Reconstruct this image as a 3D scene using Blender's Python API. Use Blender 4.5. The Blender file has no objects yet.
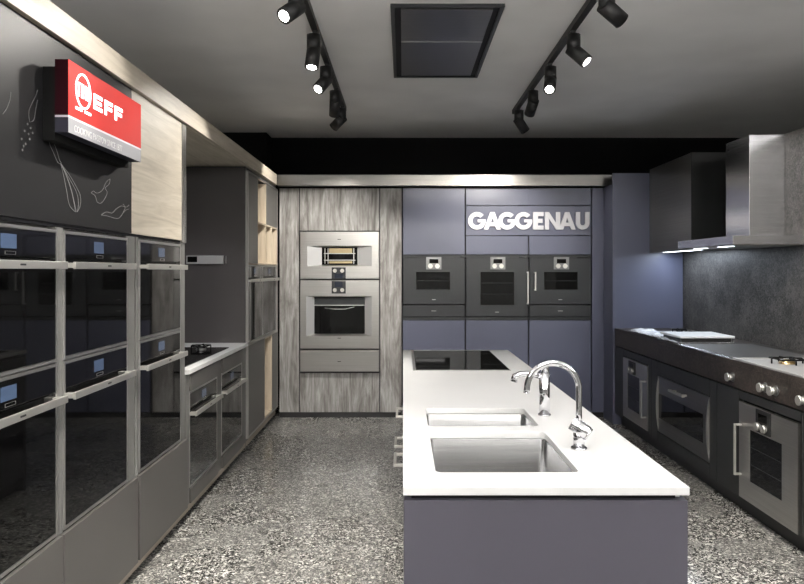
import bpy, bmesh, math, random
from mathutils import Vector, Matrix
R = math.radians
PI = math.pi
random.seed(7)
C = bpy.context.scene.collection
sc = bpy.context.scene

# ------------------------------------------------------------------ materials
def newmat(name):
    m = bpy.data.materials.new(name); m.use_nodes = True
    nt = m.node_tree
    return m, nt, nt.nodes['Principled BSDF']

def simple(name, col, rough=0.4, metal=0.0, spec=0.5, coat=0.0, emit=None, es=0.0, coat_r=0.05):
    m, nt, b = newmat(name)
    b.inputs['Base Color'].default_value = (*col, 1)
    b.inputs['Roughness'].default_value = rough
    b.inputs['Metallic'].default_value = metal
    b.inputs['Specular IOR Level'].default_value = spec
    b.inputs['Coat Weight'].default_value = coat
    b.inputs['Coat Roughness'].default_value = coat_r
    if emit:
        b.inputs['Emission Color'].default_value = (*emit, 1)
        b.inputs['Emission Strength'].default_value = es
    return m

def N(nt, t, **kw):
    n = nt.nodes.new(t)
    for k, v in kw.items(): setattr(n, k, v)
    return n

def ramp(nt, stops, interp='LINEAR'):
    n = nt.nodes.new('ShaderNodeValToRGB'); cr = n.color_ramp; cr.interpolation = interp
    while len(cr.elements) < len(stops): cr.elements.new(0.5)
    for e, (p, c) in zip(cr.elements, stops):
        e.position = p; e.color = (*c, 1) if len(c) == 3 else c
    return n

def coords(nt, scale, kind='Object'):
    tc = N(nt, 'ShaderNodeTexCoord'); mp = N(nt, 'ShaderNodeMapping')
    mp.inputs['Scale'].default_value = scale
    nt.links.new(tc.outputs[kind], mp.inputs['Vector'])
    return mp

def wood(name, stops, scale, rough=0.45, detail=8, dist=1.2, bump=0.15, nscale=3.0):
    m, nt, b = newmat(name)
    mp = coords(nt, scale)
    n1 = N(nt, 'ShaderNodeTexNoise'); n1.inputs['Scale'].default_value = nscale
    n1.inputs['Detail'].default_value = detail; n1.inputs['Roughness'].default_value = 0.62
    n1.inputs['Distortion'].default_value = dist
    nt.links.new(mp.outputs[0], n1.inputs['Vector'])
    r = ramp(nt, stops)
    nt.links.new(n1.outputs['Fac'], r.inputs['Fac'])
    nt.links.new(r.outputs['Color'], b.inputs['Base Color'])
    b.inputs['Roughness'].default_value = rough
    bp = N(nt, 'ShaderNodeBump'); bp.inputs['Strength'].default_value = bump
    bp.inputs['Distance'].default_value = 0.002
    nt.links.new(n1.outputs['Fac'], bp.inputs['Height'])
    nt.links.new(bp.outputs[0], b.inputs['Normal'])
    return m

def brushed(name, col, rough, scale, amp=0.10, aniso=0.5, metal=1.0):
    m, nt, b = newmat(name)
    mp = coords(nt, scale)
    n1 = N(nt, 'ShaderNodeTexNoise'); n1.inputs['Scale'].default_value = 1.0
    n1.inputs['Detail'].default_value = 3
    nt.links.new(mp.outputs[0], n1.inputs['Vector'])
    mr = N(nt, 'ShaderNodeMapRange')
    mr.inputs['To Min'].default_value = rough - amp / 2; mr.inputs['To Max'].default_value = rough + amp / 2
    nt.links.new(n1.outputs['Fac'], mr.inputs['Value'])
    nt.links.new(mr.outputs[0], b.inputs['Roughness'])
    r = ramp(nt, [(0.3, tuple(c * 0.9 for c in col)), (0.7, tuple(min(1, c * 1.08) for c in col))])
    nt.links.new(n1.outputs['Fac'], r.inputs['Fac'])
    nt.links.new(r.outputs['Color'], b.inputs['Base Color'])
    b.inputs['Metallic'].default_value = metal
    b.inputs['Anisotropic'].default_value = aniso
    return m

def terrazzo():
    m, nt, b = newmat('terrazzo')
    mp = coords(nt, (1, 1, 1))
    v1 = N(nt, 'ShaderNodeTexVoronoi'); v1.inputs['Scale'].default_value = 85
    v2 = N(nt, 'ShaderNodeTexVoronoi'); v2.inputs['Scale'].default_value = 190
    n0 = N(nt, 'ShaderNodeTexNoise'); n0.inputs['Scale'].default_value = 25; n0.inputs['Detail'].default_value = 2
    nz = N(nt, 'ShaderNodeTexNoise'); nz.inputs['Scale'].default_value = 2.5
    nt.links.new(mp.outputs[0], n0.inputs['Vector']); nt.links.new(mp.outputs[0], nz.inputs['Vector'])
    mix = N(nt, 'ShaderNodeMix', data_type='RGBA'); mix.inputs[0].default_value = 0.012
    nt.links.new(mp.outputs[0], mix.inputs[6]); nt.links.new(n0.outputs['Color'], mix.inputs[7])
    for v in (v1, v2): nt.links.new(mix.outputs[2], v.inputs['Vector'])
    s1 = N(nt, 'ShaderNodeSeparateColor'); nt.links.new(v1.outputs['Color'], s1.inputs[0])
    s2 = N(nt, 'ShaderNodeSeparateColor'); nt.links.new(v2.outputs['Color'], s2.inputs[0])
    stops = [(0.0, (.022, .022, .021)), (.24, (.06, .059, .055)), (.42, (.14, .138, .128)), (.58, (.25, .245, .228)),
             (.74, (.42, .41, .38)), (.89, (.72, .71, .66))]
    r1 = ramp(nt, stops, 'CONSTANT'); r2 = ramp(nt, stops, 'CONSTANT')
    nt.links.new(s1.outputs[0], r1.inputs['Fac']); nt.links.new(s2.outputs[1], r2.inputs['Fac'])
    mx = N(nt, 'ShaderNodeMix', data_type='RGBA')
    gt = N(nt, 'ShaderNodeMath', operation='GREATER_THAN'); gt.inputs[1].default_value = 0.45
    nt.links.new(s1.outputs[2], gt.inputs[0]); nt.links.new(gt.outputs[0], mx.inputs[0])
    nt.links.new(r1.outputs['Color'], mx.inputs[6]); nt.links.new(r2.outputs['Color'], mx.inputs[7])
    nt.links.new(mx.outputs[2], b.inputs['Base Color'])
    mr = N(nt, 'ShaderNodeMapRange'); mr.inputs['To Min'].default_value = .2; mr.inputs['To Max'].default_value = .34
    nt.links.new(nz.outputs['Fac'], mr.inputs['Value']); nt.links.new(mr.outputs[0], b.inputs['Roughness'])
    b.inputs['Coat Weight'].default_value = .35; b.inputs['Coat Roughness'].default_value = .11
    return m

def granite(name, lo, hi, rough=0.35, scale=60, spec=0.5, stretch=(1, 1, 1)):
    m, nt, b = newmat(name)
    mp = coords(nt, stretch)
    n1 = N(nt, 'ShaderNodeTexNoise'); n1.inputs['Scale'].default_value = scale; n1.inputs['Detail'].default_value = 5
    n2 = N(nt, 'ShaderNodeTexNoise'); n2.inputs['Scale'].default_value = scale / 9; n2.inputs['Detail'].default_value = 4
    n1.inputs['Distortion'].default_value = 1.5
    nt.links.new(mp.outputs[0], n1.inputs['Vector']); nt.links.new(mp.outputs[0], n2.inputs['Vector'])
    r = ramp(nt, [(.35, lo), (.5, tuple((a + c) / 2.6 for a, c in zip(lo, hi))), (.68, hi)])
    ad = N(nt, 'ShaderNodeMath', operation='MULTIPLY_ADD'); ad.inputs[1].default_value = 0.45; ad.inputs[2].default_value = -0.2
    nt.links.new(n2.outputs['Fac'], ad.inputs[0])
    a2 = N(nt, 'ShaderNodeMath', operation='ADD')
    nt.links.new(ad.outputs[0], a2.inputs[0]); nt.links.new(n1.outputs['Fac'], a2.inputs[1])
    nt.links.new(a2.outputs[0], r.inputs['Fac'])
    nt.links.new(r.outputs['Color'], b.inputs['Base Color'])
    b.inputs['Roughness'].default_value = rough
    b.inputs['Specular IOR Level'].default_value = spec
    bp = N(nt, 'ShaderNodeBump'); bp.inputs['Strength'].default_value = 0.25; bp.inputs['Distance'].default_value = 0.002
    nt.links.new(n1.outputs['Fac'], bp.inputs['Height']); nt.links.new(bp.outputs[0], b.inputs['Normal'])
    return m

def lacquer(name, col, rough=0.42, spec=0.5):
    m, nt, b = newmat(name)
    mp = coords(nt, (1, 1, 1))
    n = N(nt, 'ShaderNodeTexNoise'); n.inputs['Scale'].default_value = 2.0
    nt.links.new(mp.outputs[0], n.inputs['Vector'])
    r = ramp(nt, [(.3, tuple(c * .95 for c in col)), (.7, tuple(c * 1.05 for c in col))])
    nt.links.new(n.outputs['Fac'], r.inputs['Fac']); nt.links.new(r.outputs['Color'], b.inputs['Base Color'])
    b.inputs['Roughness'].default_value = rough; b.inputs['Specular IOR Level'].default_value = spec
    return m

M = {}
M['terrazzo'] = terrazzo()
M['ceiling'] = lacquer('ceiling_paint', (.80, .80, .80), .8, .2)
M['black_wall'] = lacquer('black_wall', (.0035, .0035, .0037), .8, .15)
M['dark_wall'] = lacquer('dark_wall', (.05, .05, .052), .8, .2)
M['front_wall'] = lacquer('front_wall', (.30, .30, .29), .8, .2)
M['light_wall'] = lacquer('light_wall', (.50, .49, .48), .8, .2)
M['granite_wall'] = granite('granite_wall', (.012, .0115, .011), (.082, .078, .073), .45, 60, .3)
M['granite_top'] = granite('granite_top', (.008, .007, .006), (.062, .050, .043), .36, 48, .3)
M['oak'] = wood('pale_oak', [(.25, (.42, .37, .29)), (.5, (.58, .52, .42)), (.75, (.70, .64, .54))], (1.0, 14, 14), nscale=1.6)
M['oak_y'] = wood('pale_oak_long', [(.25, (.42, .37, .29)), (.5, (.58, .52, .42)), (.75, (.70, .64, .54))], (14, 1.0, 14), nscale=1.6)
M['oak_in'] = wood('oak_inside', [(.25, (.40, .33, .24)), (.5, (.54, .46, .35)), (.75, (.64, .56, .44))], (10, 10, 1), nscale=1.6)
def weathered(name):
    m, nt, b = newmat(name)
    a = coords(nt, (5.5, 5.5, 1.0)); c = coords(nt, (38, 38, 2.2)); f = coords(nt, (9, 9, 1.2))
    outs = []
    for mp, sc_, d, dist in ((a, 1.5, 5, 1.5), (c, 1.6, 6, .4), (f, 1.6, 8, 1.1)):
        n = N(nt, 'ShaderNodeTexNoise'); n.inputs['Scale'].default_value = sc_; n.inputs['Detail'].default_value = d
        n.inputs['Distortion'].default_value = dist; n.inputs['Roughness'].default_value = .65
        nt.links.new(mp.outputs[0], n.inputs['Vector']); outs.append(n.outputs['Fac'])
    m1 = N(nt, 'ShaderNodeMath', operation='MULTIPLY_ADD'); m1.inputs[1].default_value = .42
    nt.links.new(outs[0], m1.inputs[0])
    m2 = N(nt, 'ShaderNodeMath', operation='MULTIPLY_ADD'); m2.inputs[1].default_value = .28; nt.links.new(outs[1], m2.inputs[0])
    m3 = N(nt, 'ShaderNodeMath', operation='MULTIPLY'); m3.inputs[1].default_value = .30; nt.links.new(outs[2], m3.inputs[0])
    nt.links.new(m3.outputs[0], m2.inputs[2]); nt.links.new(m2.outputs[0], m1.inputs[2])
    r = ramp(nt, [(.36, (.075, .068, .062)), (.45, (.16, .150, .14)), (.53, (.28, .272, .26)), (.62, (.44, .435, .42))])
    nt.links.new(m1.outputs[0], r.inputs['Fac']); nt.links.new(r.outputs['Color'], b.inputs['Base Color'])
    b.inputs['Roughness'].default_value = .55
    bp = N(nt, 'ShaderNodeBump'); bp.inputs['Strength'].default_value = .3; bp.inputs['Distance'].default_value = .002
    nt.links.new(m1.outputs[0], bp.inputs['Height']); nt.links.new(bp.outputs[0], b.inputs['Normal'])
    return m
M['grey_wood'] = weathered('weathered_grey_wood_front')
M['grey_wood_plain'] = wood('weathered_grey_wood', [(.28, (.09, .085, .08)), (.42, (.22, .215, .205)), (.55, (.36, .35, .335)), (.75, (.58, .565, .54))], (16, 16, 1.3), nscale=1.7, dist=.7, rough=.6, bump=.3)
M['taupe'] = lacquer('taupe_plinth', (.33, .28, .22), .5)
M['grey_front'] = lacquer('warm_grey_front', (.074, .070, .065), .36, .5)
M['grey_stile'] = lacquer('light_grey_frame', (.135, .133, .126), .36, .5)
M['gun'] = brushed('gunmetal_front', (.20, .195, .185), .42, (1, 1, 120), .08, .3, .7)
M['dark_side'] = lacquer('dark_brown_grey', (.062, .057, .057), .34, .45)
M['chalk_board'] = lacquer('blackboard', (.009, .009, .0095), .42, .2)
M['chalk'] = simple('chalk', (.36, .36, .355), .9)
M['chalk_faint'] = simple('faint_chalk', (.10, .10, .10), .9)
M['blue'] = lacquer('blue_grey_front', (.078, .084, .124), .33, .45)
M['gap'] = simple('dark_gap', (.004, .004, .007), .7)
M['anthracite'] = simple('anthracite_glass', (.026, .028, .030), .32, 0, .3)
M['island'] = lacquer('violet_grey_front', (.058, .055, .070), .42, .35)
M['right_front'] = lacquer('graphite_front', (.020, .021, .021), .36, .35)
M['white_top'] = lacquer('white_worktop', (.72, .72, .71), .28, .5)
M['steel'] = brushed('brushed_steel', (.56, .55, .53), .34, (1.5, 1.5, 220), .10, .5)
M['steel_h'] = brushed('brushed_steel_trim', (.50, .49, .46), .28, (200, 200, 1.5), .10, .4)
M['handle'] = simple('satin_aluminium', (.60, .59, .555), .38, .85)
M['door_steel'] = brushed('drawer_oven_steel', (.22, .215, .21), .3, (1, 1, 150), .08, .3)
M['plate_steel'] = brushed('filter_steel', (.20, .20, .20), .30, (1, 60, 1), .08, .3)
M['ceramic'] = simple('grey_cooking_surface', (.075, .075, .073), .3)
M['ctl'] = simple('dark_control_steel', (.20, .20, .20), .35, .8)
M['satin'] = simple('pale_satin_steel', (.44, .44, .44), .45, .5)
M['steel_c'] = brushed('cornice_steel', (.17, .165, .155), .30, (1.5, 1.5, 220), .06, .0)
M['trim'] = simple('thin_steel_trim', (.47, .465, .45), .33, .9)
M['sink'] = brushed('sink_steel', (.41, .41, .41), .24, (3, 3, 160), .08, .4)
M['hood_steel'] = brushed('hood_steel', (.90, .90, .92), .24, (1, 1, 160), .06, .5)
M['dark_steel'] = brushed('dark_bronze_steel', (.34, .335, .315), .36, (1, 1, 150), .08, .4)
M['chrome'] = simple('chrome', (.68, .68, .70), .04, 1)
M['glass_black'] = simple('black_glass', (.003, .003, .003), .03, 0, .32)
M['glass_panel'] = simple('black_panel_glass', (.003, .003, .003), .05, 0, .28)
M['cavity'] = simple('oven_cavity', (.008, .008, .008), .25, 0, .5)
M['cavity_warm'] = brushed('warm_cavity', (.42, .34, .20), .35, (1, 1, 60), .1, .2, .8)
M['display'] = simple('blue_display', (.03, .05, .09), .1, emit=(.19, .23, .33), es=.13)
M['display_dim'] = simple('dim_display', (.01, .012, .02), .1, emit=(.5, .6, .9), es=.015)
M['black'] = simple('matt_black', (.012, .012, .012), .45)
M['black_iron'] = simple('cast_iron', (.006, .006, .006), .7, 0, .12)
M['kick'] = simple('black_plinth', (.010, .010, .011), .4)
M['brass'] = simple('brass_burner', (.60, .45, .24), .3, 1)
M['white'] = simple('white_enamel', (.80, .80, .80), .3)
M['film'] = simple('crumpled_film', (.74, .76, .80), .22, 0, .6)
M['red'] = simple('red_sign_face', (.40, .022, .018), .6, 0, .15, emit=(.60, .03, .02), es=.10)
M['red_dark'] = simple('red_sign_side', (.020, .0015, .004), .8, 0, .1)
M['sign_grey'] = simple('grey_sign_band', (.30, .30, .32), .45)
M['sign_side'] = simple('grey_sign_side', (.03, .03, .042), .8, 0, .1)
M['sign_line'] = simple('sign_line', (.72, .70, .74), .4)
M['sign_glow'] = simple('lit_letters', (.9, .9, .92), .4, emit=(.93, .92, 1.0), es=1.35)
M['sign_text'] = simple('slogan_print', (.62, .62, .62), .5)
M['letter'] = simple('bright_metal_letters', (.48, .48, .50), .42, .5)
M['lamp_on'] = simple('lamp_lens', (1, 1, 1), .3, emit=(1, .97, .92), es=14)
M['added_panel_on'] = simple('added_diffuser', (1, 1, 1), .4, emit=(1, .97, .93), es=4)
M['strip_on'] = simple('hood_light', (1, 1, 1), .3, emit=(.85, .92, 1), es=5)

# ------------------------------------------------------------------ mesh helpers
def B(): return bmesh.new()

def box(bm, x0, x1, y0, y1, z0, z1):
    if x1 < x0: x0, x1 = x1, x0
    if y1 < y0: y0, y1 = y1, y0
    if z1 < z0: z0, z1 = z1, z0
    v = [bm.verts.new(p) for p in ((x0,y0,z0),(x1,y0,z0),(x1,y1,z0),(x0,y1,z0),(x0,y0,z1),(x1,y0,z1),(x1,y1,z1),(x0,y1,z1))]
    for f in ((3,2,1,0),(4,5,6,7),(0,1,5,4),(1,2,6,5),(2,3,7,6),(3,0,4,7)):
        bm.faces.new([v[i] for i in f])
    return bm

def cyl(bm, p0, p1, r0, r1=None, n=24, cap=True):
    r1 = r0 if r1 is None else r1
    p0, p1 = Vector(p0), Vector(p1); d = (p1 - p0).normalized()
    a = d.orthogonal().normalized(); b = d.cross(a)
    l0 = [bm.verts.new(p0 + (a*math.cos(t)+b*math.sin(t))*r0) for t in [2*PI*i/n for i in range(n)]]
    l1 = [bm.verts.new(p1 + (a*math.cos(t)+b*math.sin(t))*r1) for t in [2*PI*i/n for i in range(n)]]
    for i in range(n):
        f = bm.faces.new((l0[i], l0[(i+1)%n], l1[(i+1)%n], l1[i])); f.smooth = True
    if cap: bm.faces.new(l0[::-1]); bm.faces.new(l1)
    return bm

def tube(bm, pts, r, n=12, cap=True):
    pts = [Vector(p) for p in pts]; rings = []
    up = None
    for i, p in enumerate(pts):
        d = (pts[min(i+1, len(pts)-1)] - pts[max(i-1, 0)]).normalized()
        if up is None: up = d.orthogonal().normalized()
        up = (up - d*up.dot(d)).normalized(); s = d.cross(up)
        rr = r[i] if isinstance(r, (list, tuple)) else r
        rings.append([bm.verts.new(p + (up*math.cos(2*PI*k/n)+s*math.sin(2*PI*k/n))*rr) for k in range(n)])
    for a, b in zip(rings, rings[1:]):
        for k in range(n):
            f = bm.faces.new((a[k], a[(k+1)%n], b[(k+1)%n], b[k])); f.smooth = True
    if cap: bm.faces.new(rings[0][::-1]); bm.faces.new(rings[-1])
    return bm

def prism(bm, pts, fn, t0, t1):
    """extrude a flat outline; fn(u, v, w) gives the point"""
    a = [bm.verts.new(fn(u, v, t0)) for u, v in pts]
    b = [bm.verts.new(fn(u, v, t1)) for u, v in pts]
    bm.faces.new(a[::-1]); bm.faces.new(b); n = len(pts)
    for i in range(n): bm.faces.new((a[i], a[(i+1)%n], b[(i+1)%n], b[i]))
    return bm

def obj(name, bm, mat, parent=None, bevel=0.0, seg=2, origin=None, label=None):
    bmesh.ops.recalc_face_normals(bm, faces=bm.faces[:])
    if origin is None and parent is None and bm.verts:
        xs = [v.co.x for v in bm.verts]; ys = [v.co.y for v in bm.verts]; zs = [v.co.z for v in bm.verts]
        origin = Vector(((min(xs)+max(xs))/2, (min(ys)+max(ys))/2, min(zs)))
    if origin is not None:
        origin = Vector(origin)
        for v in bm.verts: v.co -= origin
    me = bpy.data.meshes.new(name); bm.to_mesh(me); bm.free()
    me.materials.append(M[mat] if isinstance(mat, str) else mat)
    o = bpy.data.objects.new(name, me); C.objects.link(o)
    if origin is not None: o.location = origin
    if parent: o.parent = parent
    if label: o['label'] = label
    if bevel > 0:
        md = o.modifiers.new('bevel', 'BEVEL'); md.width = bevel; md.segments = seg; md.limit_method = 'ANGLE'; md.angle_limit = R(35)
        md.harden_normals = False
    return o

def tag(o, label, cat, group=None):
    o['label'] = label; o['category'] = cat
    if group: o['group'] = group
    return o

def struct(name, bm, mat, parent=None, bevel=0):
    o = obj(name, bm, mat, parent, bevel); o['kind'] = 'structure'; return o

def thing(name, label, cat, loc=(0,0,0), rz=0.0, group=None):
    o = bpy.data.objects.new(name, None); C.objects.link(o); o.empty_display_size = .05
    o.location = loc; o.rotation_euler = (0, 0, rz)
    return tag(o, label, cat, group)

def bx(name, dims, mat, parent=None, bevel=0.0, label=None):
    o = obj(name, box(B(), *dims), mat, parent, bevel)
    if label: o['label'] = label
    return o

# rotation of a unit whose local frame is: x to the right as one faces it, -y outwards, z up
BACK, LEFT, RIGHT = 0.0, PI/2, -PI/2

# main planes of the room (camera stands at x=0, y=0, z=1.41 looking along +y)
XL = -1.217      # front plane of the left run
XR = 1.966       # front plane of the right run
YB = 6.62       # front plane of the back run
CEIL = 2.81

# ------------------------------------------------------------------ setting
struct('floor', box(B(), -4.5, 5.5, -4.0, 7.3, -.1, 0), 'terrazzo')
struct('ceiling', box(B(), -4.5, 5.5, -4.0, 7.3, CEIL, CEIL+.1), 'ceiling')
struct('wall_back', box(B(), -4.5, 5.5, 7.23, 7.35, 0, CEIL), 'black_wall')
struct('wall_left', box(B(), -4.6, -4.5, -4.0, 7.3, 0, CEIL), 'light_wall')
struct('wall_right', box(B(), 5.5, 5.6, -4.0, 7.3, 0, CEIL), 'light_wall')
struct('wall_front', box(B(), -4.5, 5.5, -4.1, -4.0, 0, CEIL), 'front_wall')
struct('wall_partition_left', box(B(), -1.97, -1.87, 0.2, 7.23, 0, 2.20), 'dark_wall')
struct('wall_partition_right', box(B(), 2.58, 2.70, 1.6, 6.35, 0, 2.335), 'granite_wall')
struct('trim_bulkhead', box(B(), -4.5, -1.38, 6.95, 7.23, 2.35, CEIL), 'black_wall')

# ------------------------------------------------------------------ appliance builders
def pane_oven(loc, rz, w, h, label, cat='oven', group=None, win=True, dx=0):
    """black glass oven: steel edge trims, glass control panel with display, glass door with bar handle"""
    t = thing('wall_oven', label, cat, loc, rz, group)
    bx('oven_body', (.01, w-.01, .018, .50, .008, h-.008), 'black', t)
    fr = B()
    box(fr, 0, .007, -.004, .018, 0, h); box(fr, w-.007, w, -.004, .018, 0, h)
    box(fr, .007, w-.007, -.004, .018, h-.011, h); box(fr, .007, w-.007, -.004, .018, 0, .011)
    obj('steel_frame', fr, 'trim', t)
    cp = bx('control_panel', (.009, w-.009, -.003, .016, h-.100, h-.013), 'glass_panel', t, .001)
    bx('display', (w*.42, w*.42+.085, -.0045, -.003, h-.075, h-.030), 'display', cp)
    o = B()
    for (a, b_, c, d) in ((w*.46, w*.46+.058, h-.094, h-.0935), (w*.46, w*.46+.058, h-.084, h-.0835)): box(o, a, b_, -.0042, -.003, c, d+.0005)
    box(o, w*.46, w*.46+.0012, -.0042, -.003, h-.094, h-.084); box(o, w*.46+.0568, w*.46+.058, -.0042, -.003, h-.094, h-.084)
    obj('touch_frame', o, 'trim', cp)
    d = bx('door', (.009, w-.009, -.003, .016, .013, h-.105), 'glass_black', t, .001)
    hd = B()
    box(hd, .000, w-.000, -.044, -.034, h-.138, h-.112)
    box(hd, .000, .030, -.034, -.003, h-.134, h-.116); box(hd, w-.030, w, -.034, -.003, h-.134, h-.116)
    obj('handle', hd, 'handle', d, .0015)
    bx('maker_mark', (w*.48, w*.48+.032, -.0446, -.044, h-.128, h-.122), 'black', d)
    return t

def knob(bm, x, z, y0, r, l):
    cyl(bm, (x, y0, z), (x, y0-l*.35, z), r*.75, r*.75)
    cyl(bm, (x, y0-l*.35, z), (x, y0-l, z), r, r*.92)

def slab_oven(loc, rz, w, h, win, label, facemat, boxc, handle=None, group=None, cat='oven', mark=None, name='wall_oven', cstyle='dial'):
    """flat door oven standing proud of the furniture; win=(x0,x1,z0,z1); boxc=(x0,x1,z0,z1) control box"""
    t = thing(name, label, cat, loc, rz, group)
    bx('oven_body', (.012, w-.012, .004, .50, .01, h-.01), 'black', t)
    d = B()                                    # door slab with real opening
    x0, x1, z0, z1 = win
    a, b_, c, e = .003, w-.003, .003, h-.003
    box(d, a, x0, -.022, 0, c, e); box(d, x1, b_, -.022, 0, c, e)
    box(d, x0, x1, -.022, 0, c, z0); box(d, x0, x1, -.022, 0, z1, e)
    dr = obj('door', d, facemat, t)
    bx('window', (x0, x1, -.019, -.003, z0, z1), 'glass_black', dr)
    rk = B()
    nr = 1 if (z1-z0) < .2 else 2
    for i in range(nr):
        zz = z0 + (z1-z0)*(i+1)/(nr+1)
        box(rk, x0+.01, x1-.01, -.0200, -.0190, zz-.0015, zz+.0015)
    obj('rack', rk, 'anthracite', dr)
    if mark is not None: bx('maker_mark', (w*.47, w*.53, -.0228, -.022, mark-.003, mark+.003), 'trim', dr)
    x0, x1, z0, z1 = boxc
    cb = bx('control_panel', (x0, x1, -.030, -.022, z0, z1), 'ctl' if cstyle == 'dial' else 'black', t, .001)
    bx('display', (x0+(x1-x0)*.2, x1-(x1-x0)*.2, -.0312, -.030, z0+(z1-z0)*.5, z1-(z1-z0)*.16), 'glass_black', cb)
    for s in (.27, .73):
        k = B(); knob(k, x0+(x1-x0)*s, z0+(z1-z0)*.27, -.030, (x1-x0)*.155, .022)
        obj('knob', k, 'handle', cb)
    if handle:
        hx, hz0, hz1, hs = handle              # hs: direction of the posts (where the door is)
        hb = B(); box(hb, hx-.006, hx+.006, -.066, -.054, hz0, hz1)
        box(hb, hx-.006, hx+.006, -.054, -.022, hz0, hz0+.012); box(hb, hx-.006, hx+.006, -.054, -.022, hz1-.012, hz1)
        obj('handle', hb, 'handle', dr, .001)
    return t

def carcass(name, loc, rz, w, d, z0, z1, side, mat, label, cat='cabinet', shelves=(), group=None, top=True, y0=0.0):
    """hollow cabinet: two sides, back, bottom, top and shelves"""
    t = thing(name, label, cat, loc, rz, group)
    for a, b_ in ((0, side), (w-side, w)): bx('side_panel', (a, b_, y0, d, z0, z1), mat, t)
    bk = B(); box(bk, side, w-side, d-.012, d, z0, z1); obj('back_panel', bk, mat, t)
    s = B(); box(s, side, w-side, .02+y0, d-.012, z0, z0+.016)
    if top: box(s, side, w-side, .02+y0, d-.012, z1-.016, z1)
    obj('carcass_board', s, mat, t)
    for z in shelves: bx('shelf', (side, w-side, .02+y0, d-.012, z-.008, z+.008), mat, t)
    return t

# ------------------------------------------------------------------ left run, three oven towers
G_tower = 'ovens in the left hand towers'
cols = [(1.800, 2.437, 1.830, 2.412, 'nearest the camera'), (2.438, 3.124, 2.466, 3.030, 'in the middle'), (3.142, 3.844, 3.171, 3.755, 'farthest from the camera')]
names = ['grey oven tower nearest the camera below the blackboard panel', 'grey oven tower in the middle of the three below the whisk drawing', 'grey oven tower next to the hob recess below the pale oak panel']
up_l = ['upper black glass oven with blue display, leftmost in the photo', 'upper black glass oven in the middle grey tower', 'upper black glass oven below the pale oak wall panel']
lo_l = ['lower black glass oven with blue display, leftmost in the photo', 'lower black glass oven in the middle grey tower, display above handle', 'lower black glass oven in the tower beside the hob recess']
for (ya, yb, oa, ob, _), nm, ul, ll in zip(cols, names, up_l, lo_l):
    w = yb - ya
    t = thing('tall_cabinet', nm, 'cabinet', (XL, ya, 0), LEFT, 'grey oven towers')
    a, b_ = oa-ya-.001, ob-ya+.001
    bx('side_panel', (.001, a, .002, .60, .085, 1.565), 'grey_stile', t)
    bx('side_panel', (b_, w-.001, .002, .60, .085, 1.565), 'grey_stile', t)
    bx('back_panel', (a, b_, .585, .60, .085, 1.565), 'grey_front', t)
    bx('shelf', (a, b_, .03, .585, 1.556, 1.565), 'grey_front', t)
    bx('door', (.003, w-.003, -.016, .001, .088, .474), 'grey_front', t, .001)
    bx('plinth', (.0, w, .05, .55, .0, .085), 'kick', t)
    pane_oven((XL, oa, 1.091), LEFT, ob-oa, .464, ul, group=G_tower)
    pane_oven((XL, oa, .481), LEFT, ob-oa, .606, ll, group=G_tower)

# wall panels above the towers
cb = thing('chalkboard_panel', 'black panel with chalk drawings of a whisk and peppers above the ovens', 'wall panel', (XL, 1.4, 0), LEFT)
bx('board', (0, 3.086-1.4-.012, -.004, .02, 1.578, 2.222), 'chalk_board', cb)
def chalk(name, pts, r=.0007, mat='chalk', par=cb):
    """pts: (distance along the wall, height)"""
    b = B()
    for line in pts:
        if len(line) == 1:
            y, z = line[0]; cyl(b, (y-1.4, -.0042, z), (y-1.4, -.0056, z), .004, n=8)
        else: tube(b, [(y-1.4, -.0050, z) for y, z in line], r, 5)
    return obj(name, b, mat, par)
def smooth(pts, n=6):
    P = [Vector((p[0], p[1], 0)) for p in pts]; P = [P[0]] + P + [P[-1]]; out = []
    for i in range(1, len(P)-2):
        for k in range(n):
            t = k/n; a, b, c, d = P[i-1], P[i], P[i+1], P[i+2]
            q = .5*((2*b)+(c-a)*t+(2*a-5*b+4*c-d)*t*t+(3*b-a-3*c+d)*t**3); out.append((q.x, q.y))
    out.append((P[-1].x, P[-1].y)); return out
def W(px, py):
    """a measured place in the photograph, taken onto the board's own plane"""
    return (-XL+.004)*688/(403-px), 1.41-(py-271)*(-XL+.004)/(403-px)
wl = []
wl.append(smooth([W(*p) for p in ((46,137),(50,141),(54,150),(57,160),(59,163))]))
wl.append(smooth([W(*p) for p in ((46,137),(47,144),(51,153),(55,162),(58,164))]))
for c in (((58,163),(61,175),(64,190),(67,205),(73,212)), ((58,163),(64,175),(69,190),(72,203),(74,212)), ((58,163),(67,175),(74,187),(78,196),(78,205),(75,212)),
          ((58,163),(63,174),(68,188),(71,200),(73,212)), ((58,163),(66,177),(74,192),(76,203),(75,212))):
    wl.append(smooth([W(*p) for p in c]))
chalk('whisk_drawing', wl)
pl = [smooth([W(*p) for p in c]) for c in (((89,193),(93,196),(95,202),(99,203),(103,198),(105,192),(103,188),(107,184),(108,179)),
      ((89,193),(91,191),(94,193),(98,192),(101,189),(103,184),(106,180),(108,179)))]
pl += [smooth([W(*p) for p in c]) for c in (((99,215),(104,212),(110,213),(114,209),(119,206),(124,207),(127,205)),
      ((99,215),(105,216),(112,218),(117,218),(121,213),(124,210),(127,209)), ((121,204),(123,208),(121,212)))]
chalk('pepper_drawing', pl)
chalk('spice_drawing', [[W(x, y)] for x, y in ((20,150),(23,144),(19,139),(26,134),(22,131),(28,128),(25,124),(21,146),(27,139),(30,133))], .0011, 'chalk_faint')
chalk('spoon_drawing', [smooth([W(*p) for p in ((27,122),(26,112),(29,104),(33,96),(35,90))]), smooth([W(*p) for p in ((27,122),(31,120),(33,110),(35,100))])], .0011, 'chalk_faint')
chalk('leaf_drawing', [smooth([W(*p) for p in ((0,114),(4,108),(7,100),(8,92))])], .0011, 'chalk_faint')
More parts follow.
